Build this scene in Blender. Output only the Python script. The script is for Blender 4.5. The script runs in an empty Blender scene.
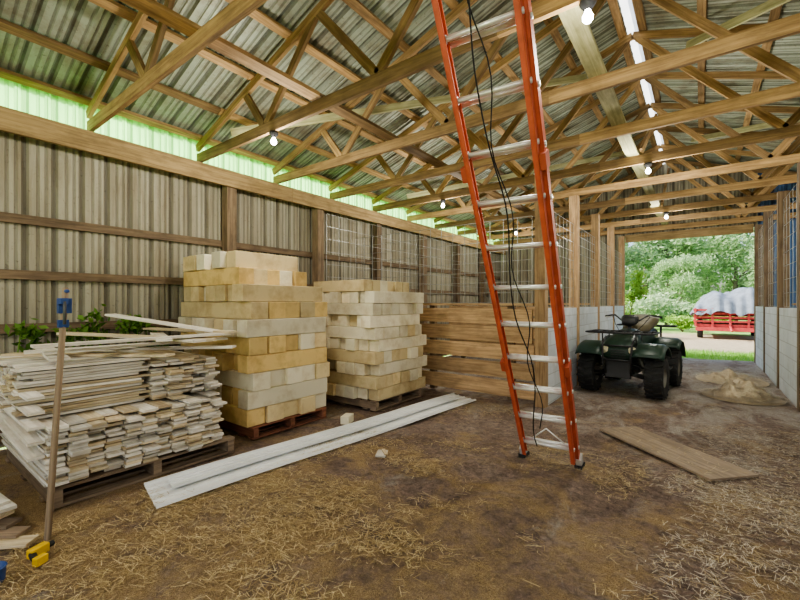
import bpy, math, random
from mathutils import Vector, Matrix, noise
random.seed(7)
rnd = random.random
def U(a,b): return a+(b-a)*random.random()
SC = bpy.context.scene

# ---------------------------------------------------------------- materials
def nodes(name):
    m = bpy.data.materials.new(name); m.use_nodes = True
    nt = m.node_tree; nt.nodes.clear()
    out = nt.nodes.new('ShaderNodeOutputMaterial')
    bs = nt.nodes.new('ShaderNodeBsdfPrincipled')
    nt.links.new(bs.outputs[0], out.inputs[0])
    return m, nt, bs, out
def ramp(nt, fac, stops):
    r = nt.nodes.new('ShaderNodeValToRGB')
    el = r.color_ramp.elements
    while len(el) < len(stops): el.new(0.5)
    for e,(p,c) in zip(el, stops):
        e.position = p; e.color = (c[0],c[1],c[2],1)
    nt.links.new(fac, r.inputs[0]); return r.outputs[0]
def mapping(nt, kind, scale, rot=(0,0,0)):
    t = nt.nodes.new('ShaderNodeTexCoord'); mp = nt.nodes.new('ShaderNodeMapping')
    mp.inputs['Scale'].default_value = scale; mp.inputs['Rotation'].default_value = rot
    nt.links.new(t.outputs[kind], mp.inputs[0]); return mp.outputs[0]
def noise_n(nt, vec, scale, detail=6, rough=.6, dist=0):
    n = nt.nodes.new('ShaderNodeTexNoise')
    n.inputs['Scale'].default_value = scale; n.inputs['Detail'].default_value = detail
    n.inputs['Roughness'].default_value = rough; n.inputs['Distortion'].default_value = dist
    nt.links.new(vec, n.inputs['Vector']); return n.outputs['Fac']
def mixc(nt, fac, a, b, mode='MIX'):
    m = nt.nodes.new('ShaderNodeMix'); m.data_type='RGBA'; m.blend_type = mode
    for sock, v in ((m.inputs[0],fac),(m.inputs[6],a),(m.inputs[7],b)):
        if hasattr(v,'links') or hasattr(v,'is_linked'): nt.links.new(v, sock)
        elif isinstance(v,(int,float)): sock.default_value = v
        else: sock.default_value = (v[0],v[1],v[2],1)
    return m.outputs[2]
def maprange(nt, v, a,b,c,d):
    m = nt.nodes.new('ShaderNodeMapRange')
    for i,x in enumerate((a,b,c,d)): m.inputs[i+1].default_value = x
    nt.links.new(v, m.inputs[0]); return m.outputs[0]
def bump(nt, bs, h, strength=.3, dist=.01):
    b = nt.nodes.new('ShaderNodeBump'); b.inputs['Strength'].default_value=strength
    b.inputs['Distance'].default_value=dist
    nt.links.new(h, b.inputs['Height']); nt.links.new(b.outputs[0], bs.inputs['Normal'])
def toned(nt, col, lo=.7, hi=1.2):
    a = nt.nodes.new('ShaderNodeAttribute'); a.attribute_name='tone'
    v = maprange(nt, a.outputs['Fac'], 0,1,lo,hi)
    c = nt.nodes.new('ShaderNodeCombineColor')
    for i in range(3): nt.links.new(v, c.inputs[i])
    return mixc(nt, 1.0, col, c.outputs[0], 'MULTIPLY')

def wood(name, dark, light, lo=.7, hi=1.2, rough=.8, stain=None):
    m,nt,bs,out = nodes(name)
    v = mapping(nt,'UV',(1.5,28,1))
    f = noise_n(nt, v, 1.0, 7, .65, .6)
    c = ramp(nt, f, [(.3,dark),(.62,light)])
    v2 = mapping(nt,'UV',(3,5,1)); f2 = noise_n(nt, v2, 1.3, 4)
    c = mixc(nt, maprange(nt,f2,.45,.75,0,.55), c, stain or [x*.55 for x in dark])
    c = toned(nt, c, lo, hi)
    nt.links.new(c, bs.inputs['Base Color']); bs.inputs['Roughness'].default_value=rough
    bump(nt, bs, f, .25, .004)
    return m
def plain(name, col, rough=.5, metal=0, var=.15, scale=12, lo=.85, hi=1.1, bmp=0):
    m,nt,bs,out = nodes(name)
    v = mapping(nt,'Object',(1,1,1)); f = noise_n(nt, v, scale, 5)
    c = ramp(nt, f, [(.3,[x*(1-var) for x in col]),(.7,[min(1,x*(1+var)) for x in col])])
    c = toned(nt, c, lo, hi)
    nt.links.new(c, bs.inputs['Base Color']); bs.inputs['Roughness'].default_value=rough
    bs.inputs['Metallic'].default_value=metal
    if bmp: bump(nt, bs, f, bmp, .01)
    return m

M = {}
M['truss'] = wood('truss_wood',(.23,.135,.055),(.54,.355,.165),.5,1.2)
M['green_wood'] = wood('treated_wood',(.27,.26,.12),(.50,.48,.27),.8,1.2)
M['old_wood'] = wood('old_wood',(.10,.065,.04),(.27,.19,.115),.7,1.3)
M['beam'] = wood('header_wood',(.25,.165,.07),(.49,.345,.165),.85,1.15)
M['stall'] = wood('stall_board',(.27,.165,.085),(.56,.38,.21),.6,1.3)
M['pallet'] = wood('pallet_wood',(.13,.09,.06),(.34,.25,.17),.7,1.3)
M['redpallet'] = wood('red_pallet_wood',(.16,.055,.03),(.36,.15,.085),.7,1.3)
M['plank'] = wood('plank_wood',(.50,.37,.21),(.84,.73,.52),.6,1.15,.7,(.34,.22,.12))
M['plankw'] = wood('plank_painted',(.66,.60,.50),(.92,.88,.80),.7,1.1,.7,(.45,.36,.24))
M['osb'] = wood('plywood_board',(.22,.16,.11),(.39,.30,.215),.9,1.1,.8,(.15,.12,.09))
M['pole'] = wood('pole_wood',(.20,.14,.09),(.40,.30,.20),.9,1.1)
def foam(name, col, dirty, lo=.85,hi=1.1):
    m,nt,bs,out = nodes(name)
    v = mapping(nt,'Object',(1,1,1)); f = noise_n(nt, v, 4, 6, .65); g = noise_n(nt, v, 60, 3)
    c = ramp(nt, f, [(.35,dirty),(.55,col)])
    c = toned(nt, c, lo, hi)
    nt.links.new(c, bs.inputs['Base Color']); bs.inputs['Roughness'].default_value=.8
    bump(nt, bs, g, .3, .004); return m
M['foam'] = foam('foam_cream',(.80,.65,.38),(.60,.45,.24),.7,1.12)
M['foamy'] = foam('foam_yellow',(.78,.57,.25),(.56,.38,.15),.7,1.12)
M['foamw'] = foam('foam_white',(.88,.81,.62),(.68,.58,.40),.75,1.1)

def metal_sheet(name, light, dirt, streak=(5,5,.5), amount=(.42,.72), rough=.7, metal=0, lo=.42):
    m,nt,bs,out = nodes(name)
    v = mapping(nt,'Object',streak); f = noise_n(nt, v, 1.2, 8, .7, .3)
    v2 = mapping(nt,'Object',(1,1,1)); g = noise_n(nt, v2, .9, 5, .6)
    h = noise_n(nt, v2, 25, 4, .7)
    c = mixc(nt, maprange(nt,f,amount[0],amount[1],0,.9), light, dirt)
    c = mixc(nt, maprange(nt,g,.35,.7,0,.5), c, [x*.62 for x in light])
    c = mixc(nt, maprange(nt,h,.6,.72,0,.6), c, [x*.5 for x in dirt])
    c = toned(nt, c, lo, 1.08)   # per-face tone, darker on the ribs than on the flats
    nt.links.new(c, bs.inputs['Base Color'])
    bs.inputs['Roughness'].default_value=rough; bs.inputs['Metallic'].default_value=metal
    bs.inputs['Specular IOR Level'].default_value=.3
    return m
M['wallmetal'] = metal_sheet('corrugated_wall_metal',(.44,.41,.315),(.24,.19,.12),(5,5,.5),(.40,.66))
M['roofmetal'] = metal_sheet('corrugated_roof_metal',(.42,.47,.37),(.20,.145,.085),(1.4,1.4,1.4),(.44,.66),.5,.15,.35)
M['bluemetal'] = metal_sheet('corrugated_blue_metal',(.13,.25,.50),(.10,.13,.22))

def translucent(name, col, t=.75):
    m = bpy.data.materials.new(name); m.use_nodes=True; nt=m.node_tree; nt.nodes.clear()
    out = nt.nodes.new('ShaderNodeOutputMaterial')
    d = nt.nodes.new('ShaderNodeBsdfDiffuse'); tr = nt.nodes.new('ShaderNodeBsdfTranslucent')
    v = mapping(nt,'Object',(1,2.5,1)); f = noise_n(nt, v, 1.2, 4)
    c = ramp(nt, f, [(.3,[x*.8 for x in col]),(.7,col)])
    c = toned(nt, c, .6, 1.05)
    nt.links.new(c,d.inputs[0]); nt.links.new(c,tr.inputs[0])
    mx = nt.nodes.new('ShaderNodeMixShader'); mx.inputs[0].default_value=t
    nt.links.new(d.outputs[0],mx.inputs[1]); nt.links.new(tr.outputs[0],mx.inputs[2])
    nt.links.new(mx.outputs[0],out.inputs[0]); return m
M['fiberglass'] = translucent('translucent_fiberglass',(.46,.95,.33),.93)
M['ridge'] = translucent('translucent_ridge',(.95,.97,.95),.8)
def leafmat(name, a, b):
    m = bpy.data.materials.new(name); m.use_nodes=True; nt=m.node_tree; nt.nodes.clear()
    out = nt.nodes.new('ShaderNodeOutputMaterial')
    d = nt.nodes.new('ShaderNodeBsdfDiffuse'); tr = nt.nodes.new('ShaderNodeBsdfTranslucent')
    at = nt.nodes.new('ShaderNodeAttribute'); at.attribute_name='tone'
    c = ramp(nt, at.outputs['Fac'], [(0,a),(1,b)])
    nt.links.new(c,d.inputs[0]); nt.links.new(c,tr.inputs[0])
    mx = nt.nodes.new('ShaderNodeMixShader'); mx.inputs[0].default_value=.4
    nt.links.new(d.outputs[0],mx.inputs[1]); nt.links.new(tr.outputs[0],mx.inputs[2])
    nt.links.new(mx.outputs[0],out.inputs[0]); return m
M['leaf'] = leafmat('tree_leaf',(.20,.34,.14),(.55,.70,.42))  # pale mint green, with the distant haze mixed into the leaf colour
M['leaf2'] = leafmat('shrub_leaf',(.16,.34,.05),(.48,.70,.18))
M['weed'] = leafmat('weed_leaf',(.05,.12,.03),(.25,.42,.10))
M['grass'] = leafmat('grass_blade',(.20,.42,.05),(.50,.78,.18))
M['bark'] = plain('bark',(.22,.18,.14),.9,0,.3,8)
def strawmat(name='straw',st=((.24,.155,.07),(.52,.375,.165),(.86,.70,.42))):
    m,nt,bs,out = nodes(name)
    at = nt.nodes.new('ShaderNodeAttribute'); at.attribute_name='tone'
    c = ramp(nt, at.outputs['Fac'], [(0,st[0]),(.5,st[1]),(1,st[2])])
    nt.links.new(c, bs.inputs['Base Color']); bs.inputs['Roughness'].default_value=.7
    return m
M['straw'] = strawmat()
M['dry'] = strawmat('dry_straw',((.30,.25,.19),(.58,.50,.39),(.92,.84,.70)))
def hay():
    m,nt,bs,out = nodes('hay_mat')
    v=mapping(nt,'Object',(1,1,1)); f=noise_n(nt,v,30,8,.8,2)
    c=ramp(nt,f,[(.34,(.50,.41,.27)),(.46,(.82,.70,.50)),(.62,(.98,.90,.72))])
    nt.links.new(c,bs.inputs['Base Color']); bs.inputs['Roughness'].default_value=.95
    bump(nt,bs,f,.35,.01); return m
M['hay']=hay()

def dirt():
    m,nt,bs,out = nodes('dirt_floor')
    v = mapping(nt,'Object',(1,1,1))
    f = noise_n(nt, v, .8, 9, .68, .5); g = noise_n(nt, v, 18, 9, .88, .8); h = noise_n(nt, v, 2.2, 7, .72, .4)
    c = ramp(nt, f, [(.33,(.145,.10,.08)),(.52,(.24,.178,.15)),(.7,(.34,.275,.235))])
    fine = ramp(nt, g, [(.36,(.32,.30,.29)),(.5,(.95,.92,.9)),(.64,(1.7,1.6,1.42))])
    c = mixc(nt, 1.0, c, fine, 'MULTIPLY')
    vs = mapping(nt,'Object',(1,1,1),(0,0,.6)); s1 = noise_n(nt, vs, 44, 7, .9, 3.2)
    straw = ramp(nt, s1, [(.38,(.13,.08,.04)),(.5,(.38,.255,.12)),(.61,(.76,.57,.30))])
    sx = nt.nodes.new('ShaderNodeSeparateXYZ'); nt.links.new(v, sx.inputs[0])
    near = maprange(nt, sx.outputs[1], 4.2, .8, 0, .20)   # straw is thicker at this end of the barn
    ad = nt.nodes.new('ShaderNodeMath'); ad.operation='ADD'; nt.links.new(h, ad.inputs[0]); nt.links.new(near, ad.inputs[1])
    c = mixc(nt, maprange(nt, ad.outputs[0], .53,.70,0,.8), c, straw)
    h2 = noise_n(nt, mapping(nt,'Object',(1.3,.7,1)), 1.8, 7, .75, .5)
    far = maprange(nt, sx.outputs[1], 3.0, 7.5, -.05, .14)
    ad2 = nt.nodes.new('ShaderNodeMath'); ad2.operation='ADD'; nt.links.new(h2, ad2.inputs[0]); nt.links.new(far, ad2.inputs[1])
    pale = ramp(nt, s1, [(.38,(.18,.15,.13)),(.5,(.40,.355,.31)),(.61,(.74,.68,.60))])
    c = mixc(nt, maprange(nt, ad2.outputs[0], .53,.68,0,.8), c, pale)
    nt.links.new(c, bs.inputs['Base Color'])
    nt.links.new(maprange(nt,f,.3,.7,.75,.95), bs.inputs['Roughness'])
    bs.inputs['Specular IOR Level'].default_value=.3
    a2 = nt.nodes.new('ShaderNodeMath'); a2.operation='ADD'; nt.links.new(g,a2.inputs[0]); nt.links.new(h,a2.inputs[1])
    bump(nt, bs, a2.outputs[0], .8, .03)
    return m
M['dirt'] = dirt()
def outside():
    m,nt,bs,out = nodes('outside_ground')
    v = mapping(nt,'Object',(1,1,1)); g = noise_n(nt, v, 9, 8, .75); f = noise_n(nt, v, .7, 5)
    grass = ramp(nt, g, [(.3,(.16,.34,.05)),(.7,(.42,.66,.17))])
    gravel = ramp(nt, g, [(.3,(.30,.24,.14)),(.7,(.52,.45,.30))])
    sx = nt.nodes.new('ShaderNodeSeparateXYZ'); nt.links.new(v, sx.inputs[0])
    ad = nt.nodes.new('ShaderNodeMath'); ad.operation='MULTIPLY_ADD'
    nt.links.new(f, ad.inputs[0]); ad.inputs[1].default_value=3; nt.links.new(sx.outputs[1], ad.inputs[2])
    a = maprange(nt, ad.outputs[0], 16.2,16.8,0,1); b = maprange(nt, ad.outputs[0], 24,26,1,0)
    mu = nt.nodes.new('ShaderNodeMath'); mu.operation='MULTIPLY'; nt.links.new(a,mu.inputs[0]); nt.links.new(b,mu.inputs[1])
    c = mixc(nt, mu.outputs[0], grass, gravel)
    nt.links.new(c, bs.inputs['Base Color']); bs.inputs['Roughness'].default_value=.95
    bump(nt, bs, g, .8, .05); return m
M['outside'] = outside()
def block():
    m,nt,bs,out = nodes('concrete_block')
    t = nt.nodes.new('ShaderNodeTexCoord'); s = nt.nodes.new('ShaderNodeSeparateXYZ'); nt.links.new(t.outputs['Object'], s.inputs[0])
    cb = nt.nodes.new('ShaderNodeCombineXYZ'); nt.links.new(s.outputs[1], cb.inputs[0]); nt.links.new(s.outputs[2], cb.inputs[1])
    br = nt.nodes.new('ShaderNodeTexBrick'); nt.links.new(cb.outputs[0], br.inputs['Vector'])
    br.inputs['Scale'].default_value=1; br.inputs['Brick Width'].default_value=.4; br.inputs['Row Height'].default_value=.2
    br.inputs['Mortar Size'].default_value=.006; br.inputs['Color1'].default_value=(.64,.67,.70,1); br.inputs['Color2'].default_value=(.55,.58,.61,1)
    br.inputs['Mortar'].default_value=(.42,.43,.44,1)
    v = mapping(nt,'Object',(1,1,1)); f = noise_n(nt, v, 3, 7, .7)
    c = mixc(nt, maprange(nt,f,.5,.75,0,.6), br.outputs['Color'], (.36,.33,.29))
    nt.links.new(c, bs.inputs['Base Color']); bs.inputs['Roughness'].default_value=.9
    bump(nt, bs, br.outputs['Fac'], -.4, .01); return m
M['block'] = block()
M['wire'] = plain('galvanised_wire',(.36,.36,.34),.4,.6)
M['rail'] = plain('ladder_orange',(.54,.11,.055),.55,0,.18)
M['alu'] = plain('aluminium',(.76,.76,.74),.35,.5,.08)
M['rope'] = plain('black_rope',(.02,.02,.022),.8)
M['rubber'] = plain('rubber',(.022,.022,.022),.8,0,.3,30)
M['blackpl'] = plain('black_plastic',(.02,.02,.022),.5)
M['atv'] = plain('atv_green',(.014,.04,.026),.4)
M['seat'] = plain('seat_vinyl',(.15,.125,.07),.6)
M['steel'] = plain('dark_steel',(.10,.10,.10),.45,.7)
M['lens'] = plain('lamp_lens',(.75,.70,.5),.15)
M['rim'] = plain('rim_steel',(.25,.24,.21),.5,.5)
M['white'] = plain('white_trim_metal',(.82,.83,.82),.45,0,.08,5)
M['red'] = plain('red_paint',(.50,.06,.06),.5,0,.2)
M['tarp'] = plain('tarp_grey',(.16,.19,.22),.8,0,.35,3,bmp=.5)
M['blue'] = plain('blue_paint',(.03,.08,.26),.45)
M['yellow'] = plain('yellow_plastic',(.85,.55,.02),.4)
def emit(name,col,s):
    m=bpy.data.materials.new(name); m.use_nodes=True; nt=m.node_tree; nt.nodes.clear()
    o=nt.nodes.new('ShaderNodeOutputMaterial'); e=nt.nodes.new('ShaderNodeEmission')
    e.inputs[0].default_value=(*col,1); e.inputs[1].default_value=s; nt.links.new(e.outputs[0],o.inputs[0]); return m
M['bulb']=emit('bulb_glow',(1,.95,.85),25)

# ---------------------------------------------------------------- builder
class B:
    def __init__(s): s.v=[];s.f=[];s.m=[];s.t=[];s.uv=[];s.sm=[];s.mats=[]
    def mi(s,k):
        if k not in s.mats: s.mats.append(k)
        return s.mats.index(k)
    def add(s, vs, fs, k, uvs=None, tone=None, smooth=False):
        o=len(s.v); s.v+= [tuple(p) for p in vs]; mi=s.mi(k); tn = rnd() if tone is None else tone
        for i,f in enumerate(fs):
            s.f.append([o+j for j in f]); s.m.append(mi); s.t.append(tn[i] if isinstance(tn,list) else tn); s.sm.append(smooth)
            if uvs: s.uv.append(uvs[i])
            else: s.uv.append([(vs[j][0]+vs[j][2],vs[j][1]) for j in f])
    def box(s, c, size, k, R=None, tone=None):
        hx,hy,hz=[x/2 for x in size]; c=Vector(c)
        loc=[(x,y,z) for x in(-hx,hx) for y in(-hy,hy) for z in(-hz,hz)]
        R = R or Matrix.Identity(3)
        vs=[c+R@Vector(p) for p in loc]
        fs=[(0,1,3,2),(4,6,7,5),(0,4,5,1),(2,3,7,6),(0,2,6,4),(1,5,7,3)]
        L = max(range(3), key=lambda i:size[i]); ou,ov=U(0,50),U(0,50)
        uvs=[]
        for i,f in enumerate(fs):
            n=i//2
            ax=[a for a in range(3) if a!=n]
            if L in ax: u=L; v=[a for a in ax if a!=L][0]
            else: u,v=ax
            uvs.append([(loc[j][u]+ou, loc[j][v]+ov+ n*.37) for j in f])
        s.add(vs,fs,k,uvs,tone)
    def beam(s,p,q,w,h,k,up=(0,0,1),tone=None):
        p=Vector(p);q=Vector(q);d=q-p;L=d.length;x=d/L;up=Vector(up)
        if abs(x.dot(up))>.99: up=Vector((0,1,0))
        y=up.cross(x).normalized(); z=x.cross(y)
        R=Matrix((x,y,z)).transposed()
        s.box((p+q)/2,(L,w,h),k,R,tone)
    def tube(s,pts,r,k,seg=8,tone=None,closed=False,smooth=True):
        pts=[Vector(p) for p in pts]; n=len(pts); rs=r if isinstance(r,(list,tuple)) else [r]*n
        vs=[];prev=None
        for i in range(n):
            a=pts[i-1] if i>0 else (pts[-1] if closed else pts[0]); b=pts[(i+1)%n] if (i<n-1 or closed) else pts[i]
            t=(b-a).normalized()
            if prev is None:
                ref=Vector((0,0,1)) if abs(t.z)<.9 else Vector((1,0,0))
                x=t.cross(ref).normalized()
            else:
                x=(prev-t*prev.dot(t)).normalized()
            prev=x; y=t.cross(x)
            for j in range(seg):
                a_=2*math.pi*j/seg; vs.append(pts[i]+(x*math.cos(a_)+y*math.sin(a_))*rs[i])
        fs=[];uv=[]
        for i in range(n if closed else n-1):
            i2=(i+1)%n
            for j in range(seg):
                j2=(j+1)%seg; fs.append((i*seg+j,i*seg+j2,i2*seg+j2,i2*seg+j)); uv.append([(i*.5,j*.02),(i*.5,j*.02+.02),(i*.5+.5,j*.02+.02),(i*.5+.5,j*.02)])
        if not closed:
            fs.append(tuple(range(seg-1,-1,-1))); uv.append([(0,0)]*seg)
            fs.append(tuple((n-1)*seg+j for j in range(seg))); uv.append([(0,0)]*seg)
        s.add(vs,fs,k,uv,tone,smooth)
    def cyl(s,p,q,r,k,seg=12,tone=None): s.tube([p,q],r,k,seg,tone)
    def lathe(s,prof,c,axis,k,seg=24,tone=None,smooth=True):
        c=Vector(c);ax=Vector(axis).normalized();ref=Vector((0,0,1)) if abs(ax.z)<.9 else Vector((1,0,0))
        x=ax.cross(ref).normalized();y=ax.cross(x);vs=[]
        for r,h in prof:
            for j in range(seg):
                a=2*math.pi*j/seg; vs.append(c+ax*h+(x*math.cos(a)+y*math.sin(a))*r)
        fs=[]
        for i in range(len(prof)-1):
            for j in range(seg):
                j2=(j+1)%seg; fs.append((i*seg+j,i*seg+j2,(i+1)*seg+j2,(i+1)*seg+j))
        s.add(vs,fs,k,None,tone,smooth)
    def loft(s,secs,k,tone=None,smooth=True,closed=True,caps=True):
        n=len(secs[0]);vs=[p for q in secs for p in q];fs=[]
        for i in range(len(secs)-1):
            for j in range(n if closed else n-1):
                j2=(j+1)%n; fs.append((i*n+j,i*n+j2,(i+1)*n+j2,(i+1)*n+j))
        if caps and closed:
            fs.append(tuple(range(n-1,-1,-1))); fs.append(tuple((len(secs)-1)*n+j for j in range(n)))
        s.add(vs,fs,k,None,tone,smooth)
    def leaves(s,c,rad,n,size,k,shell=.5):
        for _ in range(n):
            d=Vector((random.gauss(0,1),random.gauss(0,1),random.gauss(0,1))).normalized()*(shell+(1-shell)*rnd())
            p=Vector((c[0]+d.x*rad[0],c[1]+d.y*rad[1],c[2]+d.z*rad[2]))
            a=Vector((random.gauss(0,1),random.gauss(0,1),random.gauss(0,1))).normalized()
            b_=a.orthogonal().normalized(); sz=size*U(.6,1.3)
            vs=[p-a*sz,p+b_*sz*.45,p+a*sz,p-b_*sz*.45]
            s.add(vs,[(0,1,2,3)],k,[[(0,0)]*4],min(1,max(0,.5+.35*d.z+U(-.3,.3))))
    def obj(s,name,loc=(0,0,0),rotz=0,bevel=0,solid=0,parent=None):
        me=bpy.data.meshes.new(name); me.from_pydata(s.v,[],s.f)
        for k in s.mats: me.materials.append(M[k])
        me.polygons.foreach_set('material_index',s.m); me.polygons.foreach_set('use_smooth',s.sm)
        a=me.attributes.new('tone','FLOAT','FACE'); a.data.foreach_set('value',s.t)
        uv=me.uv_layers.new(name='UVMap'); flat=[c for f in s.uv for p in f for c in p]; uv.data.foreach_set('uv',flat)
        me.update()
        o=bpy.data.objects.new(name,me); SC.collection.objects.link(o); o.location=loc; o.rotation_euler=(0,0,rotz)
        if solid:
            md=o.modifiers.new('s','SOLIDIFY'); md.thickness=solid
        if bevel:
            md=o.modifiers.new('b','BEVEL'); md.width=bevel; md.segments=2; md.limit_method='ANGLE'
        if parent: o.parent=parent
        return o

# ---------------------------------------------------------------- shell
XL,XR=-5.4,3.94; XC=(XL+XR)/2; HW=(XR-XL)/2; YB,YF=-4.6,12.75
AX0,AX1=-1.74,1.1    # aisle
SL=.333
def R(x): return 3.56+SL*(HW-abs(x-XC))
# floor
b=B(); nx,ny=60,110; vs=[];fs=[];uv=[]
for i in range(nx+1):
    for j in range(ny+1):
        x=XL+(XR-XL)*i/nx;y=YB+(YF-YB)*j/ny
        vs.append((x,y,-.03+.03*min(1,max(0,noise.noise(Vector((x*1.3,y*1.3,0)))+.5))))
for i in range(nx):
    for j in range(ny):
        a=i*(ny+1)+j; fs.append((a,a+ny+1,a+ny+2,a+1)); uv.append([(0,0)]*4)
b.add(vs,fs,'dirt',uv,.5,True); b.obj('floor')
b=B(); b.add([(-70,-40,-.05),(70,-40,-.05),(70,110,-.05),(-70,110,-.05)],[(0,1,2,3)],'outside'); b.obj('outside_ground')

def profile(L,sp=.23,d=.024):
    pts=[];x=0
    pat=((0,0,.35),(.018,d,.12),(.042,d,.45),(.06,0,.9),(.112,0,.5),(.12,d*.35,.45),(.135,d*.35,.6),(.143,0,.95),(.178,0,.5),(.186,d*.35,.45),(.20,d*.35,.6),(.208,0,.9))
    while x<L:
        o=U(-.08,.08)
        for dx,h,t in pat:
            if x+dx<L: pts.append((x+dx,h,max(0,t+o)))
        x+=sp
    pts.append((L,0,.9)); return pts
def panel(b,p0,ax,L,nrm,zb,zt,k):
    p0=Vector(p0);ax=Vector(ax);nrm=Vector(nrm);vs=[];fs=[];tn=[]
    pr=profile(L)
    for s_,h,t in pr:
        p=p0+ax*s_+nrm*h
        vs.append((p.x,p.y,zb(p) if callable(zb) else zb)); vs.append((p.x,p.y,zt(p) if callable(zt) else zt))
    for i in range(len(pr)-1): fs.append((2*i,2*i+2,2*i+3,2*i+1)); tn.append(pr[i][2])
    b.add(vs,fs,k,None,tn)
LY=YF-YB
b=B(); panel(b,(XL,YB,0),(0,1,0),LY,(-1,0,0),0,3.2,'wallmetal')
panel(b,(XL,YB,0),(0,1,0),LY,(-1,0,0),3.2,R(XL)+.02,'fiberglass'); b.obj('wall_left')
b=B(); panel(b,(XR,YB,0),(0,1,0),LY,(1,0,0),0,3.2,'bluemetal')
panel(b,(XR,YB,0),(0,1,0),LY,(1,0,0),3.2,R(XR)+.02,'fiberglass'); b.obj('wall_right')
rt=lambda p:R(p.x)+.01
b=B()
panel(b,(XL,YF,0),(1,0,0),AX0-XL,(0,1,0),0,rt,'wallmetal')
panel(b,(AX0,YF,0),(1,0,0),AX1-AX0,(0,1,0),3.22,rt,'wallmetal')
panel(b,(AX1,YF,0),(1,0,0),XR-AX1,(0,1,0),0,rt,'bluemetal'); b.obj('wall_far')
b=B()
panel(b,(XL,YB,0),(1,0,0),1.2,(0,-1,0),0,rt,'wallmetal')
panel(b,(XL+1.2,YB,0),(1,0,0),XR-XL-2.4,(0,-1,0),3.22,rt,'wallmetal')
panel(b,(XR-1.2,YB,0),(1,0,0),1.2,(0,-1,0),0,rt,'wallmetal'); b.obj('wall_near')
# roof
b=B(); pr=profile(LY+.6)
for sgn in(-1,1):
    vs=[];fs=[];tn=[]
    xe=XC+sgn*(HW+.06); xr=XC+sgn*.07
    for s_,h,t in pr:
        y=YB-.3+s_; vs.append((xe,y,R(xe)+.02+h)); vs.append((xr,y,R(xr)+.02+h))
    for i in range(len(pr)-1):
        f=(2*i,2*i+2,2*i+3,2*i+1); fs.append(f if sgn<0 else f[::-1]); tn.append(pr[i][2])
    b.add(vs,fs,'roofmetal',None,tn)
vs=[(XC-.13,YB-.3,R(XC)+.03),(XC,YB-.3,R(XC)+.09),(XC+.13,YB-.3,R(XC)+.03)]
vs+=[(x,YF+.3,z) for x,y,z in vs]
b.add(vs,[(0,1,4,3),(1,2,5,4)],'ridge',None,.5); b.obj('ceiling')
# purlins
b=B()
for sgn in(-1,1):
    for d in(.12,.75,1.4,2.05,2.7,3.35,4.0,4.55):
        x=XC+sgn*d; z=R(x)-.025
        y=YB
        while y<YF-.1:
            y2=min(y+3.6,YF); b.beam((x,y,z),(x,y2,z),.09,.04,'truss',up=(sgn*SL,0,1)); y=y2
b.obj('roof_purlins')
# girts + header + posts
PY=[-3.5,-1.9,.15,3.05,4.68,6.25,7.95,9.6,11.2]
b=B()
for z,h in((.12,.14),(.62,.10),(1.15,.09),(1.68,.09),(2.23,.09)):
    b.beam((XL+.025,YB,z),(XL+.025,YF,z),.04,h,'old_wood')
    b.beam((XR-.025,YB,z),(XR-.025,YF,z),.04,h,'old_wood')
b.obj('wall_girts')
b=B()
for sgn,x in((1,XL+.22),(-1,XR-.22)):
    y=YB+.05
    while y<YF-.1:
        y2=min(y+4.3,YF-.02); b.beam((x,y+.004,3.11),(x,y2,3.11),.045,.22,'beam'); y=y2
    b.beam((x-sgn*.09,YB+.05,3.21),(x-sgn*.09,YF-.02,3.21),.14,.04,'beam')
b.obj('eave_header_beam')
for y in PY:
    for x in(XL+.12,XR-.12):
        b=B(); b.box((x,y,1.58),(.14,.14,3.2),'old_wood'); b.obj('wall_post')
# trusses
TY=[1.46+1.19*k for k in range(-5,10)]
def truss(y):
    b=B(); zc=3.32; w=.04
    b.beam((XL+.05,y,zc),(XC-.4,y,zc),w,.12,'truss'); b.beam((XC-.4,y,zc),(XR-.05,y,zc),w,.12,'truss')
    b.box((XC-.4,y+.026,zc),(.3,.006,.1),'steel')
    off=.045+.055
    for s_ in(-1,1):
        xe=XC+s_*(HW-.03); b.beam((xe,y,R(xe)-off-.01),(XC,y,R(XC)-off),w,.09,'truss')
        def top(d): return (XC+s_*d,y,R(XC+s_*d)-.13)
        def bot(d): return (XC+s_*d,y,zc+.05)
        b.beam(bot(1.5),top(.06),w*.95,.085,'truss'); b.beam(bot(1.5),top(2.25),w*.95,.085,'truss')
        b.beam(bot(3.1),top(2.3),w*.95,.085,'truss'); b.beam(bot(3.15),top(3.5),w*.95,.085,'truss')
    return b.obj('roof_truss')
for y in TY: truss(y)
b=B()
for x,k in((XC+.02,'green_wood'),(-3.0,'truss'),(1.9,'truss')):
    y=YB+.2
    while y<YF-.2:
        y2=min(y+3.5,YF-.1); b.beam((x+U(-.03,.03),y,3.40),(x+U(-.03,.03),y2,3.40),.14,.035,k); y=y2
for s_ in(-1,1):
    for y0,y1 in((2.7,6.3),(6.4,10.0),(-2,1.4)):
        b.beam((XC+s_*3.9,y0,3.5),(XC+s_*.6,y1,R(XC+s_*.6)-.22),.035,.09,'green_wood')
for y0 in(3.85,7.4,11.0):
    b.beam((XC+.1,y0-1.2,3.42),(XC+.1,y0+1.1,4.75),.035,.09,'truss')
b.obj('roof_bracing')

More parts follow.
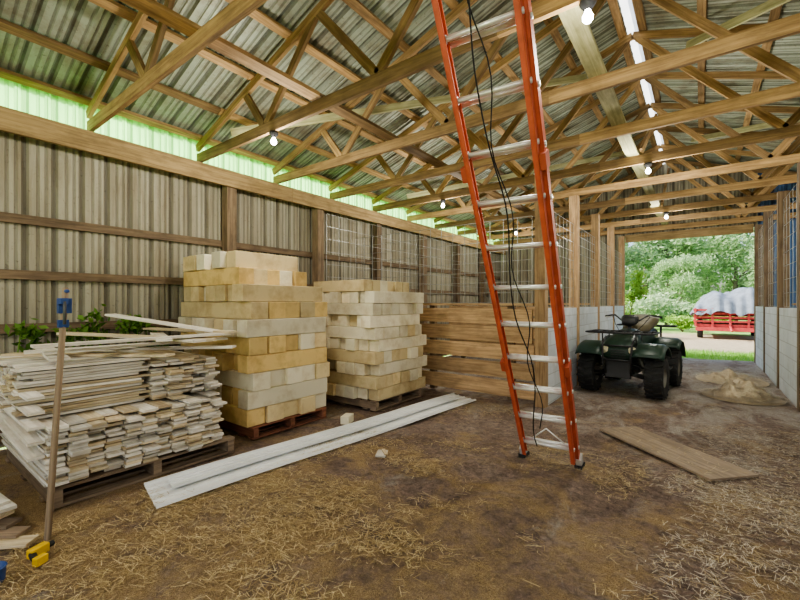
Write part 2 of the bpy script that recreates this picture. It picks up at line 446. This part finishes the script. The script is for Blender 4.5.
# ---------------------------------------------------------------- aisle / stalls
SY=[5.55,7.35,9.1,10.9,12.6]
for x in(AX0,AX1):
    for y in SY:
        b=B(); b.box((x,y,1.61),(.14,.14,3.26),'old_wood' if x>0 else 'stall'); b.obj('stall_post')
b=B(); b.beam((AX0+.08,YF-.07,3.18),(AX1-.08,YF-.07,3.18),.08,.2,'beam')
b.obj('door_header')
for x,n in((AX0-.02,'left'),(AX1+.02,'right')):
    b=B()
    for a,c in zip(SY[:-1],SY[1:]): b.box((x,(a+c)/2,.65),(.15,c-a-.14,1.34),'block',None,.5)
    b.obj('wall_stall_'+n)
def mesh_panel(p,ax,L,z0,z1,name,sx=.2,sz=.15,r=.0026):
    b=B(); p=Vector(p);ax=Vector(ax); n=int(L/sx)
    side=Vector((ax.y,-ax.x,0))*.005
    for i in range(n+1):
        q=p+ax*(L*i/n); b.beam((q.x,q.y,z0),(q.x,q.y,z1),2*r,2*r,'wire')
    m=int((z1-z0)/sz)
    for j in range(m+1):
        z=z0+(z1-z0)*j/m; q=p+side; b.beam((q.x,q.y,z),(q.x+ax.x*L,q.y+ax.y*L,z),2*r,2*r,'wire')
    b.obj(name)
for a,c in zip(SY[:-1],SY[1:]):
    mesh_panel((AX0,a+.08,0),(0,1,0),c-a-.16,1.34,2.75,'wire_mesh_panel')
    mesh_panel((AX1,a+.08,0),(0,1,0),c-a-.16,1.34,3.1,'wire_mesh_panel',.24,.2)
mesh_panel((XL+.24,5.50,0),(1,0,0),AX0-XL-.35,1.4,2.6,'wire_mesh_panel',.2,.15,.003)
mesh_panel((XL+.2,4.8,0),(0,1,0),7.6,1.2,2.95,'wire_mesh_panel',.3,.2,.003)
def partition(y,x0,x1,top=1.36):
    b=B(); z=.04; n=5; h=(top-.06)/n
    for i in range(n):
        b.box(((x0+x1)/2+U(-.02,.02),y+U(-.006,.006),z+h*(i+.5)),(x1-x0,.045,h-.04),'stall',Matrix.Rotation(U(-.006,.006),3,'Y'),(.9,.5,1,.65,.85)[i])
    for x in(x0+.35,(x0+x1)/2,x1-.35): b.box((x,y+.07,top/2),(.09,.09,top),'old_wood')
    b.box(((x0+x1)/2,y,top+.02),(x1-x0,.10,.035),'stall')
    b.obj('stall_partition')
partition(5.55,XL+.2,AX0-.10); partition(9.1,XL+.2,AX0-.11); partition(9.1,AX1+.11,XR-.2)

# ---------------------------------------------------------------- bulbs
for x in(-3.7,-.55,2.4):
    for i,y in enumerate((TY[6],TY[9],TY[12],TY[3],TY[1])):  # bulbs behind the camera are unseen, added to light the interior
        b=B(); z=3.235
        b.lathe([(0,0.02),(.045,.02),(.05,0),(.03,-.03),(.02,-.045)],(x,y,z),(0,0,1),'blackpl',14)
        b.lathe([(.014,-.04),(.02,-.055),(.032,-.08),(.03,-.1),(.018,-.115),(0,-.12)],(x,y,z),(0,0,1),'bulb',16)
        o=b.obj('light_bulb')
        l=bpy.data.lights.new('bulb_light','POINT'); l.energy=50; l.color=(1,.965,.86); l.shadow_soft_size=.12
        if x==-.55 and i==0: l.energy=26
        if x==-.55 and i in(1,2): l.energy=62
        lo=bpy.data.objects.new('bulb_light',l); SC.collection.objects.link(lo); lo.location=(x,y,z-.28); lo.parent=o

# ---------------------------------------------------------------- pallets
def pallet(b,x0,x1,y0,y1,k,h=.13):
    for i in range(3):
        y=y0+.04+(y1-y0-.08)*i/2; b.box(((x0+x1)/2,y,h/2),(x1-x0,.06,h-.04),k)
    n=8
    for i in range(n):
        x=x0+.05+(x1-x0-.1)*i/(n-1); b.box((x,(y0+y1)/2,h-.01),(.09,y1-y0,.02),k)
        if i%3==0 or i==n-1: b.box((x,(y0+y1)/2,.01),(.09,y1-y0,.02),k)
def foam_stack(x0,x1,y0,y1,n,lh,first,mats,pk,name,setback,bw=.185):
    b=B(); pallet(b,x0+.1,x1-.02,y0+.03,y1-.03,pk); z=.133
    for L in range(n):
        ox,oy=U(-.035,.035),U(-.035,.035)
        a0,a1,c0,c1=x0+ox,x1+ox,y0+oy,y1+oy
        if L in setback: dx,dy=setback[L]; a1-=dx; c1-=dy
        lm=random.choice(mats)
        if (L+first)%2==0:  # beams along X
            m=max(3,round((c1-c0)/bw)); w=(c1-c0)/m
            for i in range(m):
                e=U(-.03,.03); b.box(((a0+a1)/2+e,c0+w*(i+.5),z+lh/2),(a1-a0,w-.006,lh-.004),lm if rnd()<.5 else random.choice(mats),Matrix.Rotation(U(-.012,.012),3,'Z'))
        else:
            m=max(3,round((a1-a0)/bw)); w=(a1-a0)/m
            for i in range(m):
                e=U(-.08,.08); b.box((a0+w*(i+.5),(c0+c1)/2+e,z+lh/2),(w-.006,c1-c0,lh-.004),lm if rnd()<.5 else random.choice(mats),Matrix.Rotation(U(-.015,.015),3,'Z'))
        z+=lh
    b.obj(name,bevel=.006)
foam_stack(-5.12,-3.62,2.33,3.40,10,.183,0,['foam','foamy','foam','foamw','foamy'],'redpallet','foam_block_stack',{9:(.36,.25),8:(.28,.15),7:(.1,.0)},.2)
foam_stack(-4.5,-3.32,3.90,5.03,10,.158,1,['foamw','foamw','foam'],'pallet','foam_block_stack',{9:(.2,.1)},.18)

# lumber pile
b=B(); pallet(b,-4.95,-3.5,.74,2.08,'pallet',.14)
def tier(z0,z1,xa,xb,ya,yb,jx,th=.021,w=.115):
    z=z0
    L=0
    while z<z1:
        n=int((yb-ya)/w)
        for i in range(n):
            if z>z1-.08 and rnd()<.25: continue
            yc=ya+w*(i+.5)+U(-.006,.006); ox=(math.sin(i*1.7)*.04)+U(-jx,jx)
            b.box(((xa+xb)/2+ox,yc,z+th/2),((xb-xa)*U(.93,1.03),w-.008,th-.003),random.choice(['plank','plankw','plankw']),Matrix.Rotation(U(-.012,.012),3,'Z')@Matrix.Rotation(U(-.003,.003),3,'Y'))
        z+=th+(.004 if L%6==5 else .0005); L+=1
tier(.143,.56,-5.0,-3.5,.72,2.06,.05)
def tierY(z0,z1,xa,xb,ya,yb,th=.021,w=.115):
    z=z0;L=0
    while z<z1:
        n=int((xb-xa)/w)
        for i in range(n):
            if z>z1-.08 and rnd()<.3: continue
            b.box((xa+w*(i+.5)+U(-.012,.012),(ya+yb)/2+U(-.05,.05),z+th/2),(w-.008,(yb-ya)*U(.9,1.02),th-.003),random.choice(['plank','plankw','plankw']),Matrix.Rotation(U(-.05,.05),3,'Z'))
        z+=th+(.006 if L%5==4 else .001); L+=1
tier(.575,.90,-5.0,-3.70,1.45,2.08,.06)
tierY(.575,.93,-4.9,-3.68,.62,1.44)
zz=.945
for p,q in(((-4.9,.75),(-3.6,1.55)),((-4.6,1.2),(-3.55,2.1)),((-5.0,1.0),(-3.75,.85)),((-4.3,.75),(-4.1,2.2)),((-4.0,.8),(-3.85,2.18)),((-4.9,1.6),(-3.5,1.75)),((-4.75,1.9),(-3.6,1.5)),((-3.78,.7),(-3.7,2.12))):
    b.beam((p[0],p[1],zz),(q[0],q[1],zz+U(0,.02)),.12,.019,random.choice(['plank','plankw']),tone=U(.6,1)); zz+=.021
b.beam((-4.85,1.50,1.28),(-3.7,2.15,1.10),.13,.02,'plankw',tone=1)
b.beam((-4.85,1.85,1.12),(-3.6,2.12,1.12),.11,.02,'plank',tone=.8)
b.beam((-4.4,1.0,1.14),(-3.62,1.95,1.06),.12,.02,'plank',tone=.6)
for i in range(5):
    b.beam((-4.9,.62-.0*i,.55+.07*i),(-3.55,.68,.36+.10*i),.09,.02,'plankw',tone=.7)
b.obj('lumber_pile')
# scrap boards
b=B()
for i in range(7):
    x=-3.55-.12*i; b.beam((x,.15+.04*i,.012+.02*i),(x+.45,.58-.02*i,.018+.02*i),.10,.018,random.choice(['plankw','plank','pallet']))
b.beam((-4.6,.35,.18),(-3.35,.50,.15),.11,.02,'plankw')
b.beam((-4.4,.15,.20),(-3.4,.48,.17),.11,.02,'plankw')
b.obj('scrap_boards')

# weeds behind the pile
b=B()
for i in range(14):
    x=-5.17+U(-.04,.06); y=.9+i*.09+U(-.05,.05); h=U(1.0,1.34)
    pts=[(x,y,0),(x+U(-.03,.03),y+U(-.05,.05),h*.5),(x+U(0,.06),y+U(-.1,.05),h)]
    b.tube(pts,.006,'weed',5)
    b.leaves((pts[2][0],pts[2][1],h-.06),(.08,.12,.14),26,.05,'weed',.1)
b.obj('weed_plant')

# ---------------------------------------------------------------- white trim sheets on floor
b=B()
def strip(A,Bq,C,D,z,k='white'):
    A,Bq,C,D=[Vector(p) for p in(A,Bq,C,D)]
    prof=[(0,0),(.02,.018),(.06,.018),(.08,0),(.22,0),(.235,.012),(.26,.012),(.275,0),(.47,0),(.485,.012),(.51,.012),(.525,0),(.72,0),(.735,.012),(.76,.012),(.775,0),(.92,0),(.94,.018),(.98,.018),(1,0)]
    n=24; secs=[]
    for i in range(n+1):
        t=i/n; l=A.lerp(D,t); r=Bq.lerp(C,t)
        secs.append([(l.x+(r.x-l.x)*u,l.y+(r.y-l.y)*u,z+h+.006*math.sin(t*9)) for u,h in prof])
    b.loft(secs,k,.6,False,False)
strip((-3.40,1.27),(-2.93,1.17),(-2.54,5.20),(-3.02,5.38),.012)
strip((-3.32,1.40),(-3.10,1.35),(-2.75,5.05),(-2.97,5.15),.034)
b.obj('metal_trim_sheets',solid=.002)

# plywood board on floor
b=B(); cx,cy=-.25,4.54; Rz=Matrix.Rotation(math.atan2(3.93-4.79,.09+.85),3,'Z')
b.box((cx,cy,.02),(1.28,.46,.018),'osb',Rz,.6)
b.box((cx+.05,cy+.02,.005),(1.2,.4,.012),'pallet',Rz,.6)
for _ in range(160):
    p=Vector((cx,cy,.031))+Rz@Vector((U(-.6,.6),U(-.2,.2),0)); a=U(0,3.14); L=U(.015,.05)
    e=Vector((math.cos(a),math.sin(a),0))*L; s_=Vector((-math.sin(a),math.cos(a),0))*.0012
    b.add([p-e-s_,p-e+s_,p+e+s_,p+e-s_],[(0,1,2,3)],'straw')
b.obj('plywood_board')
b=B(); b.box((-3.28,3.35,.055),(.10,.17,.09),'foamw',Matrix.Rotation(.4,3,'Z')); b.obj('foam_offcut',bevel=.005)
b=B(); b.box((-2.35,2.85,.012),(.09,.15,.015),'plankw',Matrix.Rotation(.5,3,'Z')); b.box((-2.33,2.87,.026),(.03,.13,.012),'plank',Matrix.Rotation(.9,3,'Z')); b.obj('wood_offcut')

# ---------------------------------------------------------------- ladder
b=B()
foot=Vector((-1.055,3.64,0)); top=Vector((-.875,1.62,3.35))
d=(top-foot).normalized(); side=Vector((1,.08,0)); side=(side-d*side.dot(d)).normalized(); nrm=side.cross(d).normalized()
if nrm.y>0: nrm=-nrm
Rl=Matrix((side,nrm,d)).transposed()
Ltot=4.15
def section(off,halfw,s0,s1,rw,rd,ph):
    for sg in(-1,1):
        c=foot+d*((s0+s1)/2)+nrm*off+side*(sg*halfw)
        b.box(c,(.007,rd,s1-s0),'rail',Rl,.6)
        for e in(-1,1):
            b.box(c+nrm*(e*(rd/2-.004))-side*(sg*rw/2),(rw,.008,s1-s0),'rail',Rl,.9 if off>0 else .3)
    s_=s0+ph
    while s_<s1-.05:
        p=foot+d*s_+nrm*off
        b.tube([p-side*(halfw+.01),p+side*(halfw+.01)],.016,'alu',10,.9)
        for sg in(-1,1): b.box(p+side*sg*(halfw-.012),(.02,.045,.045),'alu',Rl,.6)
        s_+=.305
section(0,.236,.07,Ltot-.1,.026,.066,.17)
section(.060,.212,.12,Ltot,.028,.056,.15)
for sg in(-1,1):
    p=foot+side*sg*.235
    b.box(p+d*.07,(.045,.08,.12),'alu',Rl,.4)
    b.box(Vector((p.x,p.y-.01,.018)),(.06,.12,.03),'rubber')
    for s_ in(1.1,2.6): b.box(foot+d*s_+side*sg*.234+nrm*.03,(.035,.10,.09),'rail',Rl,.1)
p0=foot+d*.16
b.tube([p0-side*.22,foot+d*.40+side*.0],.006,'alu',6); b.tube([p0+side*.22,foot+d*.40],.006,'alu',6)
pts=[]
for i in range(41):
    s_=Ltot-.2-(Ltot-.5)*i/40
    pts.append(foot+d*s_+nrm*(.11+.01*math.sin(i))+side*(-.03+.04*math.sin(i*.45)*(.4+i/60)))
b.tube(pts,.005,'rope',6,.3)
pts2=[]
for i in range(41):
    s_=Ltot-.2-(Ltot-.7)*i/40
    pts2.append(foot+d*s_+nrm*(.10)+side*(.0+.03*math.sin(i*.7+1)))
b.tube(pts2,.004,'rope',6,.3)
pl=foot+d*3.6+nrm*.11; b.lathe([(.0,-.012),(.035,-.012),(.028,0),(.035,.012),(0,.012)],pl,side,'steel',14)
b.obj('extension_ladder')

# ---------------------------------------------------------------- pipe clamp + tool bits
b=B(); p=Vector((-3.08,.64,0)); q=Vector((-3.40,.80,1.5))
b.tube([p,q],.018,'pole',12,.5); dd=(q-p).normalized()
c=p+dd*1.42; b.box(c,(.05,.07,.10),'blue'); b.box(c+Vector((.05,-.02,.03)),(.09,.04,.04),'blue')
b.box(p+dd*1.30,(.045,.055,.05),'blue'); b.cyl(p+dd*1.52-Vector((.04,.0,0)),p+dd*1.52+Vector((.05,0,0)),.012,'blue',10)
b.cyl(c+Vector((.09,-.02,.03)),c+Vector((.09,-.02,-.12)),.01,'steel',8)
b.obj('pipe_clamp',bevel=.004)
b=B(); c=Vector((-2.93,.57,.0)); Rz=Matrix.Rotation(2.0,3,'Z')
b.box(c+Vector((0,0,.03)),(.09,.045,.05),'yellow',Rz); b.cyl(c+Rz@Vector((.04,0,.03)),c+Rz@Vector((.08,0,.03)),.015,'blackpl',12)
b.tube([c+Rz@Vector((-.03,0,.03)),c+Rz@Vector((-.05,-.04,.025)),c+Rz@Vector((-.055,-.07,.025))],[.019,.017,.02],'blackpl',10)
b.box(c+Rz@Vector((-.055,-.09,.025)),(.06,.035,.045),'yellow',Rz)
b.obj('cordless_drill',bevel=.006)
b=B(); c=Vector((-2.83,.37,0))
b.lathe([(0,.0),(.05,.0),(.055,.01),(.058,.07),(.062,.075),(.055,.08),(.05,.02),(0,.02)],c,(0,0,1),'blue',20)
b.obj('blue_cup')

# ---------------------------------------------------------------- quad bike (front faces -Y)
b=B()
def wheel(x,y,r=.31,w=.24,r_rim=.14):
    c=Vector((x,y,r)); sx=1 if x>0 else -1
    prof=[(r_rim,-w*.42),(r*.72,-w*.5),(r*.9,-w*.47),(r*.955,-w*.36),(r*.965,0),(r*.955,w*.36),(r*.9,w*.47),(r*.72,w*.5),(r_rim,w*.42)]
    b.lathe(prof,c,(1,0,0),'rubber',32,.4)
    for i in range(18):
        for e in(-1,1):
            a=2*math.pi*(i+(.5 if e>0 else 0))/18
            b.box(c+Matrix.Rotation(a,3,'X')@Vector((e*w*.25,0,r*.968)),(w*.46,.035,.028),'rubber',Matrix.Rotation(a,3,'X')@Matrix.Rotation(e*.35,3,'Z'),.9)
    b.lathe([(r_rim,w*.42),(r_rim*.95,w*.25),(r_rim*.6,w*.2),(.05,w*.3),(0,w*.3)],c,(sx,0,0),'rim',24)
    b.lathe([(r_rim,-w*.42),(r_rim*.8,0),(0,0)],c,(sx,0,0),'rim',24)
for x,y in((-.46,-.62),(.46,-.62),(-.45,.64),(.45,.64)): wheel(x,y)
for y in(-.62,.64):
    b.cyl((-.42,y,.31),(.42,y,.31),.022,'steel')
    for sx in(-1,1):
        b.tube([(sx*.12,y-.14,.33),(sx*.38,y,.25),(sx*.12,y+.14,.33)],.014,'steel',8)
        b.tube([(sx*.14,y-.1,.48),(sx*.37,y,.40),(sx*.14,y+.1,.48)],.012,'steel',8)
        b.tube([(sx*.33,y+.02,.30),(sx*.2,y+.03,.66)],.028,'rim',10)
        for i in range(7):
            t=.2+.1*i; pc=Vector((sx*.33,y+.02,.30)).lerp(Vector((sx*.2,y+.03,.66)),t)
            b.lathe([(.04,-.008),(.045,0),(.04,.008)],pc,(-sx*.13,0,.36),'rim',12)
b.box((0,0,.30),(.24,1.25,.06),'steel'); b.box((0,.05,.46),(.30,.46,.28),'steel'); b.box((0,-.05,.62),(.24,.3,.12),'blackpl')
for i in range(5): b.box((0,.0,.42+.04*i),(.34,.26,.012),'rim')
b.box((0,-.80,.40),(.34,.05,.26),'blackpl',Matrix.Rotation(-.25,3,'X'))
for sx in(-1,1): b.tube([(sx*.14,-.5,.28),(sx*.17,-.84,.34),(sx*.19,-.93,.55),(sx*.20,-.90,.78),(sx*.2,-.72,.88)],.015,'blackpl',8)
b.tube([(-.19,-.93,.55),(.19,-.93,.55)],.013,'blackpl',8); b.tube([(-.2,-.9,.76),(.2,-.9,.76)],.013,'blackpl',8)
def ring(cx,cy,cz,w,h,n=16,p=3.0):
    out=[]
    for j in range(n):
        a=2*math.pi*j/n; ca,sa=math.cos(a),math.sin(a)
        out.append((cx+w*math.copysign(abs(ca)**(2/p),ca),cy,cz+h*math.copysign(abs(sa)**(2/p),sa)))
    return out
b.loft([ring(0,-.84,.64,.18,.07),ring(0,-.80,.66,.25,.12),ring(0,-.6,.72,.27,.14),ring(0,-.35,.80,.22,.14),ring(0,-.15,.87,.17,.12),ring(0,.02,.84,.14,.10)],'atv',.5)
b.loft([ring(0,-.02,.92,.10,.05),ring(0,.05,.96,.16,.09),ring(0,.3,.97,.20,.09),ring(0,.55,1.06,.25,.10),ring(0,.76,1.10,.25,.10),ring(0,.86,1.07,.17,.06)],'seat',.7)
b.loft([ring(0,.0,.74,.15,.14),ring(0,.5,.78,.22,.16),ring(0,.85,.84,.22,.14),ring(0,.93,.80,.16,.07)],'atv',.5)
for i in range(4): b.box((0,-.835,.58+.035*i),(.20,.03,.014),'blackpl')
for sx in(-1,1):
    b.lathe([(.058,0),(.062,.03),(.045,.045),(0,.05)],(sx*.19,-.80,.69),(0,-1,0),'lens',18)
    b.lathe([(.07,-.03),(.072,.025),(.06,.03)],(sx*.19,-.80,.69),(0,-1,0),'blackpl',18)
def fender(sx,y,a0,a1,r=.39,w0=.20,w1=.62,z=.31,bulge=.02):
    secs=[]
    n=12
    for i in range(n+1):
        a=math.radians(a0+(a1-a0)*i/n); rr=r+bulge*math.sin(math.pi*i/n)
        cy=y-math.cos(a)*rr; cz=z+math.sin(a)*rr*1.05
        th=.012; ny,nz=-math.cos(a),math.sin(a)
        pts=[(w0,0),(w0+.1,.02),(w1-.06,.015),(w1,-.03)]
        up=[(sx*u,cy+ny*(v+th),cz+nz*(v+th)) for u,v in pts]; dn=[(sx*u,cy+ny*v,cz+nz*v) for u,v in pts[::-1]]
        secs.append(up+dn)
    b.loft(secs,'atv',.5)
for sx in(-1,1):
    fender(sx,-.62,42,140,.42,w1=.60); fender(sx,.64,50,160,.43,w1=.60)
    b.box((sx*.37,.02,.36),(.30,.5,.03),'blackpl'); b.box((sx*.24,.02,.50),(.03,.5,.3),'atv',None,.5)
def rack(y0,y1,z,w):
    b.tube([(-w+.05,y0,z),(w-.05,y0,z),(w,y0+.05,z),(w,y1-.05,z),(w-.05,y1,z),(-w+.05,y1,z),(-w,y1-.05,z),(-w,y0+.05,z)],.014,'blackpl',8,closed=True)
    for i in range(1,8):
        x=-w+2*w*i/8; b.tube([(x,y0,z),(x,y1,z)],.009,'blackpl',6)
    for i in(1,2): b.tube([(-w,y0+(y1-y0)*i/3,z-.008),(w,y0+(y1-y0)*i/3,z-.008)],.009,'blackpl',6)
    for x in(-w*.5,w*.5):
        b.tube([(x,y0+.08,z),(x,y0+.1,z-.2)],.01,'blackpl',6); b.tube([(x,y1-.08,z),(x,y1-.1,z-.2)],.01,'blackpl',6)
rack(-.88,-.36,.95,.46); rack(.88,1.15,.99,.46)
b.tube([(0,-.22,.88),(0,-.12,1.12)],.028,'blackpl',10)
b.tube([(-.40,.02,1.17),(-.24,-.06,1.20),(-.12,-.12,1.11),(.12,-.12,1.11),(.24,-.06,1.20),(.40,.02,1.17)],.014,'steel',8)
for sx in(-1,1):
    b.tube([(sx*.29,-.035,1.19),(sx*.41,.025,1.17)],.021,'rubber',10)
    b.tube([(sx*.27,-.07,1.18),(sx*.40,-.04,1.16)],.007,'alu',6)
    b.tube([(sx*.27,-.05,1.18),(sx*.20,-.2,1.05),(sx*.1,-.3,.92)],.005,'rope',6)
b.loft([ring(0,-.22,1.08,.10,.05),ring(0,-.14,1.13,.13,.08),ring(0,-.04,1.12,.09,.04)],'blackpl')
b.obj('quad_bike',loc=(-.90,7.62,0),rotz=math.radians(-6))

# ---------------------------------------------------------------- straw
def blade(b,x,y,z,L,w,tone,tilt=.15,k='straw'):
    a=U(0,math.pi); dx,dy=math.cos(a),math.sin(a); dz=U(-tilt,tilt)*L
    nx_,ny_=-dy*w,dx*w
    vs=[(x-dx*L/2-nx_,y-dy*L/2-ny_,z+abs(dz)),(x-dx*L/2+nx_,y-dy*L/2+ny_,z+abs(dz)),(x+dx*L/2+nx_,y+dy*L/2+ny_,z),(x+dx*L/2-nx_,y+dy*L/2-ny_,z)]
    b.add(vs,[(0,1,2,3)],k,[[(0,0)]*4],tone)
b=B(); cnt=0
while cnt<62000:
    x=U(-3.3,2.6); y=U(.2,9) if rnd()<.6 else U(.2,4)
    if y>5.2 and not(AX0+.15<x<AX1-.15): continue
    n_=noise.noise(Vector((x*.9,y*.9,4)))+.6*noise.noise(Vector((x*3.0,y*3.0,9)))+.3*noise.noise(Vector((x*9.0,y*9.0,2)))
    dens=.16+n_*1.5+(.35 if y<2.0 else 0)+(.25 if x>.0 and y<7 else 0)
    if abs(x+1.0)<.8 and 2.0<y<6: dens-=.32
    if rnd()>dens: continue
    L=U(.015,.09)
    blade(b,x,y,.003+U(0,.012),L,U(.0007,.0015),U(.0,1),k='dry' if (x>-.3 and y>2 and rnd()<.7) else 'straw'); cnt+=1
b.obj('scattered_straw')
def mound(cx,cy,rx,ry,h,n,name):
    b=B(); vs=[];fs=[];N=36;K=12
    def hh(u,a):
        p=Vector((math.cos(a)*u*2+cx,math.sin(a)*u*2+cy,3)); return h*(math.cos(u*math.pi)*.5+.5)*(1+.7*noise.noise(p*1.9)+.25*noise.noise(p*6))-.012
    for k in range(K+1):
        for j in range(N):
            a=2*math.pi*j/N;u=k/K; vs.append((cx+rx*u*math.cos(a),cy+ry*u*math.sin(a),hh(u,a)))
    for k in range(K):
        for j in range(N): fs.append((k*N+j,(k+1)*N+j,(k+1)*N+(j+1)%N,k*N+(j+1)%N))
    b.add(vs,fs,'hay',[[(0,0)]*4]*len(fs),.5,True)
    for _ in range(n):
        u=math.sqrt(rnd())*1.02;a=U(0,6.283); blade(b,cx+rx*u*math.cos(a),cy+ry*u*math.sin(a),max(.005,hh(min(u,1),a))+.01,U(.05,.18),.0025,U(.4,1),.3,'dry')
    b.obj(name)
mound(.50,7.85,.48,.48,.22,3500,'straw_pile')
mound(.45,9.5,.52,.75,.15,2600,'straw_pile')

# ---------------------------------------------------------------- outdoors
def treemesh(name,H,W,n,k,ls):
    b=B(); b.tube([(0,0,-.1),(U(-.1,.1),U(-.1,.1),H*.3),(U(-.2,.2),U(-.2,.2),H*.75)],[.22,.17,.06],'bark',8)
    for i in range(14):
        a=U(0,6.28);rr=U(.15,.75)*W;z=U(.22,.88)*H; rr*=1.15-abs(z/H-.5)
        c=(math.cos(a)*rr,math.sin(a)*rr,z)
        b.tube([(0,0,z*.7),(c[0]*.5,c[1]*.5,z*.88),c],[.06,.04,.015],'bark',5)
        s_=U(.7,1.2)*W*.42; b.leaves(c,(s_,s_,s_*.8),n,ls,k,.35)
    return b.obj(name)
def copy(o,loc,rz,s=1):
    c=o.copy(); SC.collection.objects.link(c); c.location=loc; c.rotation_euler=(0,0,rz); c.scale=(s,s,s); return c
t1=treemesh('leafy_tree',9.5,3.6,300,'leaf',.19); t1.location=(-6.5,36,-.05)
t2=treemesh('leafy_tree',8,3.2,300,'leaf',.19); t2.location=(-2.0,39,-.05)
for i,(x,y,s_) in enumerate(((2.2,41,.9),(6,37,1),(-11,34,1.1),(-15,38,1.2),(10.5,40,1.1),(15,36,1),(-4.3,45,1.2),(.4,47,1.0),(4.5,48,.9),(-9,48,1.3),(8.6,49,1.2),(-20,42,1.2),(20,44,1.2),(-1,33.5,.62),(3.9,34.5,.6))):
    copy((t1,t2)[i%2],(x,y,-.05),i*1.3,s_)
def shrub(x,y,W,H,n,k='leaf2',ls=.1):
    b=B()
    for i in range(7):
        a=U(0,6.28);rr=U(0,.6)*W; c=(x+math.cos(a)*rr,y+math.sin(a)*rr,H*U(.35,.7))
        b.tube([(x,y,-.06),(c[0],c[1],c[2])],.02,'bark',5)
        b.leaves(c,(W*.45,W*.45,H*.32),n,ls,k,.2)
    return b.obj('shrub')
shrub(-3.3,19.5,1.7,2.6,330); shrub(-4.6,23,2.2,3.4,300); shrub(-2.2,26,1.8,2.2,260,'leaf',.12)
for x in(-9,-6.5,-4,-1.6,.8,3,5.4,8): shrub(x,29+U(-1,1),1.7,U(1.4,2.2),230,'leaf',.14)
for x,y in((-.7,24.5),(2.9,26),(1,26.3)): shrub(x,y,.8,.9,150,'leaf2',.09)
b=B(); b.tube([(-1.85,13.6,-.05),(-1.66,13.5,1.0),(-1.50,13.45,1.85)],[.02,.014,.006],'bark',6)
for c in((-1.48,13.45,1.95),(-1.36,13.4,1.7),(-1.58,13.5,1.6),(-1.42,13.4,2.2)): b.leaves(c,(.22,.2,.2),90,.07,'leaf2',.1)
b.obj('sapling')
b=B()
for _ in range(9000):
    x=U(-4,4);y=U(12.95,15.1); h=U(.04,.13); w=.006; dx=U(-.04,.04)
    a=U(0,3.14); ex,ey=math.cos(a)*w,math.sin(a)*w
    b.add([(x-ex,y-ey,-.05),(x+ex,y+ey,-.05),(x+dx,y+dx,h-.05)],[(0,1,2)],'grass',[[(0,0)]*3],rnd())
b.obj('lawn_grass')

# wagon with tarp
b=B(); wx,wy=.95,22.2
for y in(wy-1.2,wy+1.2):
    for sx in(-1,1):
        c=(wx+sx*.95,y,.30)
        b.lathe([(.16,-.1),(.33,-.1),(.35,-.05),(.35,.05),(.33,.1),(.16,.1)],c,(1,0,0),'rubber',24)
        b.lathe([(.16,-.06),(.05,-.02),(0,-.02)],c,(1,0,0),'rim',18); b.lathe([(.16,.06),(.05,.02),(0,.02)],c,(1,0,0),'rim',18)
    b.cyl((wx-.95,y,.30),(wx+.95,y,.30),.04,'steel')
b.box((wx,wy,.50),(2.2,3.6,.10),'red')
for z in(.66,.82,.98,1.12):
    b.box((wx,wy-1.8,z),(2.3,.04,.08),'red'); b.box((wx,wy+1.8,z),(2.3,.04,.08),'red')
    for sx in(-1,1): b.box((wx+sx*1.15,wy,z),(.04,3.6,.08),'red')
for sx in(-1,-.5,0,.5,1):
    b.box((wx+sx*1.1,wy-1.84,.82),(.07,.05,.75),'red')
b.tube([(wx,wy-1.8,.5),(wx,wy-2.9,.35)],.04,'red',8)
b.box((wx,wy-1.86,.36),(2.2,.05,.16),'red')
vs=[];fs=[];NX,NY=34,36
for i in range(NX+1):
    for j in range(NY+1):
        u=-1+2*i/NX; v=-1+2*j/NY
        hgt=1.88+.26*u-.08*math.cos(u*6+v)
        edge=max(abs(u)**6,abs(v)**5)
        fold=.07*math.sin(u*9+v*3)*(.3+abs(v))+.05*math.sin(v*13-u*4)*(.3+abs(u))
        z=hgt-(hgt-1.0)*edge-.25*abs(u)**2.2+.12*noise.noise(Vector((u*4,v*5,1)))+fold
        z=max(z,.92+.09*math.sin(i*1.1+j*.9))
        vs.append((wx+u*1.28,wy+v*2.0+.05*math.sin(i*1.4),z))
for i in range(NX):
    for j in range(NY):
        a=i*(NY+1)+j; fs.append((a,a+NY+1,a+NY+2,a+1))
b.add(vs,fs,'tarp',[[(0,0)]*4]*len(fs),.6,True)
b.obj('tarp_covered_wagon')

# ---------------------------------------------------------------- light, world, camera
w=bpy.data.worlds.new('World'); SC.world=w; w.use_nodes=True; nt=w.node_tree; nt.nodes.clear()
o=nt.nodes.new('ShaderNodeOutputWorld'); bg=nt.nodes.new('ShaderNodeBackground'); sk=nt.nodes.new('ShaderNodeTexSky')
sk.sky_type='NISHITA'; sk.sun_disc=False; sk.sun_elevation=math.radians(48); sk.sun_rotation=math.radians(240); sk.air_density=1; sk.dust_density=4
bg.inputs[1].default_value=.36
nt.links.new(sk.outputs[0],bg.inputs[0]); nt.links.new(bg.outputs[0],o.inputs[0])
s=bpy.data.lights.new('sun','SUN'); s.energy=6.0; s.angle=math.radians(1.5); s.color=(1,.97,.92)
so=bpy.data.objects.new('sun',s); SC.collection.objects.link(so)
so.rotation_euler=Vector((1.0,.22,-.85)).to_track_quat('-Z','Y').to_euler()
cam=bpy.data.cameras.new('camera'); co=bpy.data.objects.new('camera',cam); SC.collection.objects.link(co)
cam.sensor_width=36; cam.lens=18; cam.shift_y=3/800; cam.clip_start=.05; cam.clip_end=500
co.location=(0,0,1.4); co.rotation_euler=(math.radians(90),0,math.atan2(.6,.8))
SC.camera=co
SC.view_settings.view_transform='AgX'
SC.view_settings.look='AgX - Medium High Contrast'
SC.view_settings.exposure=.4
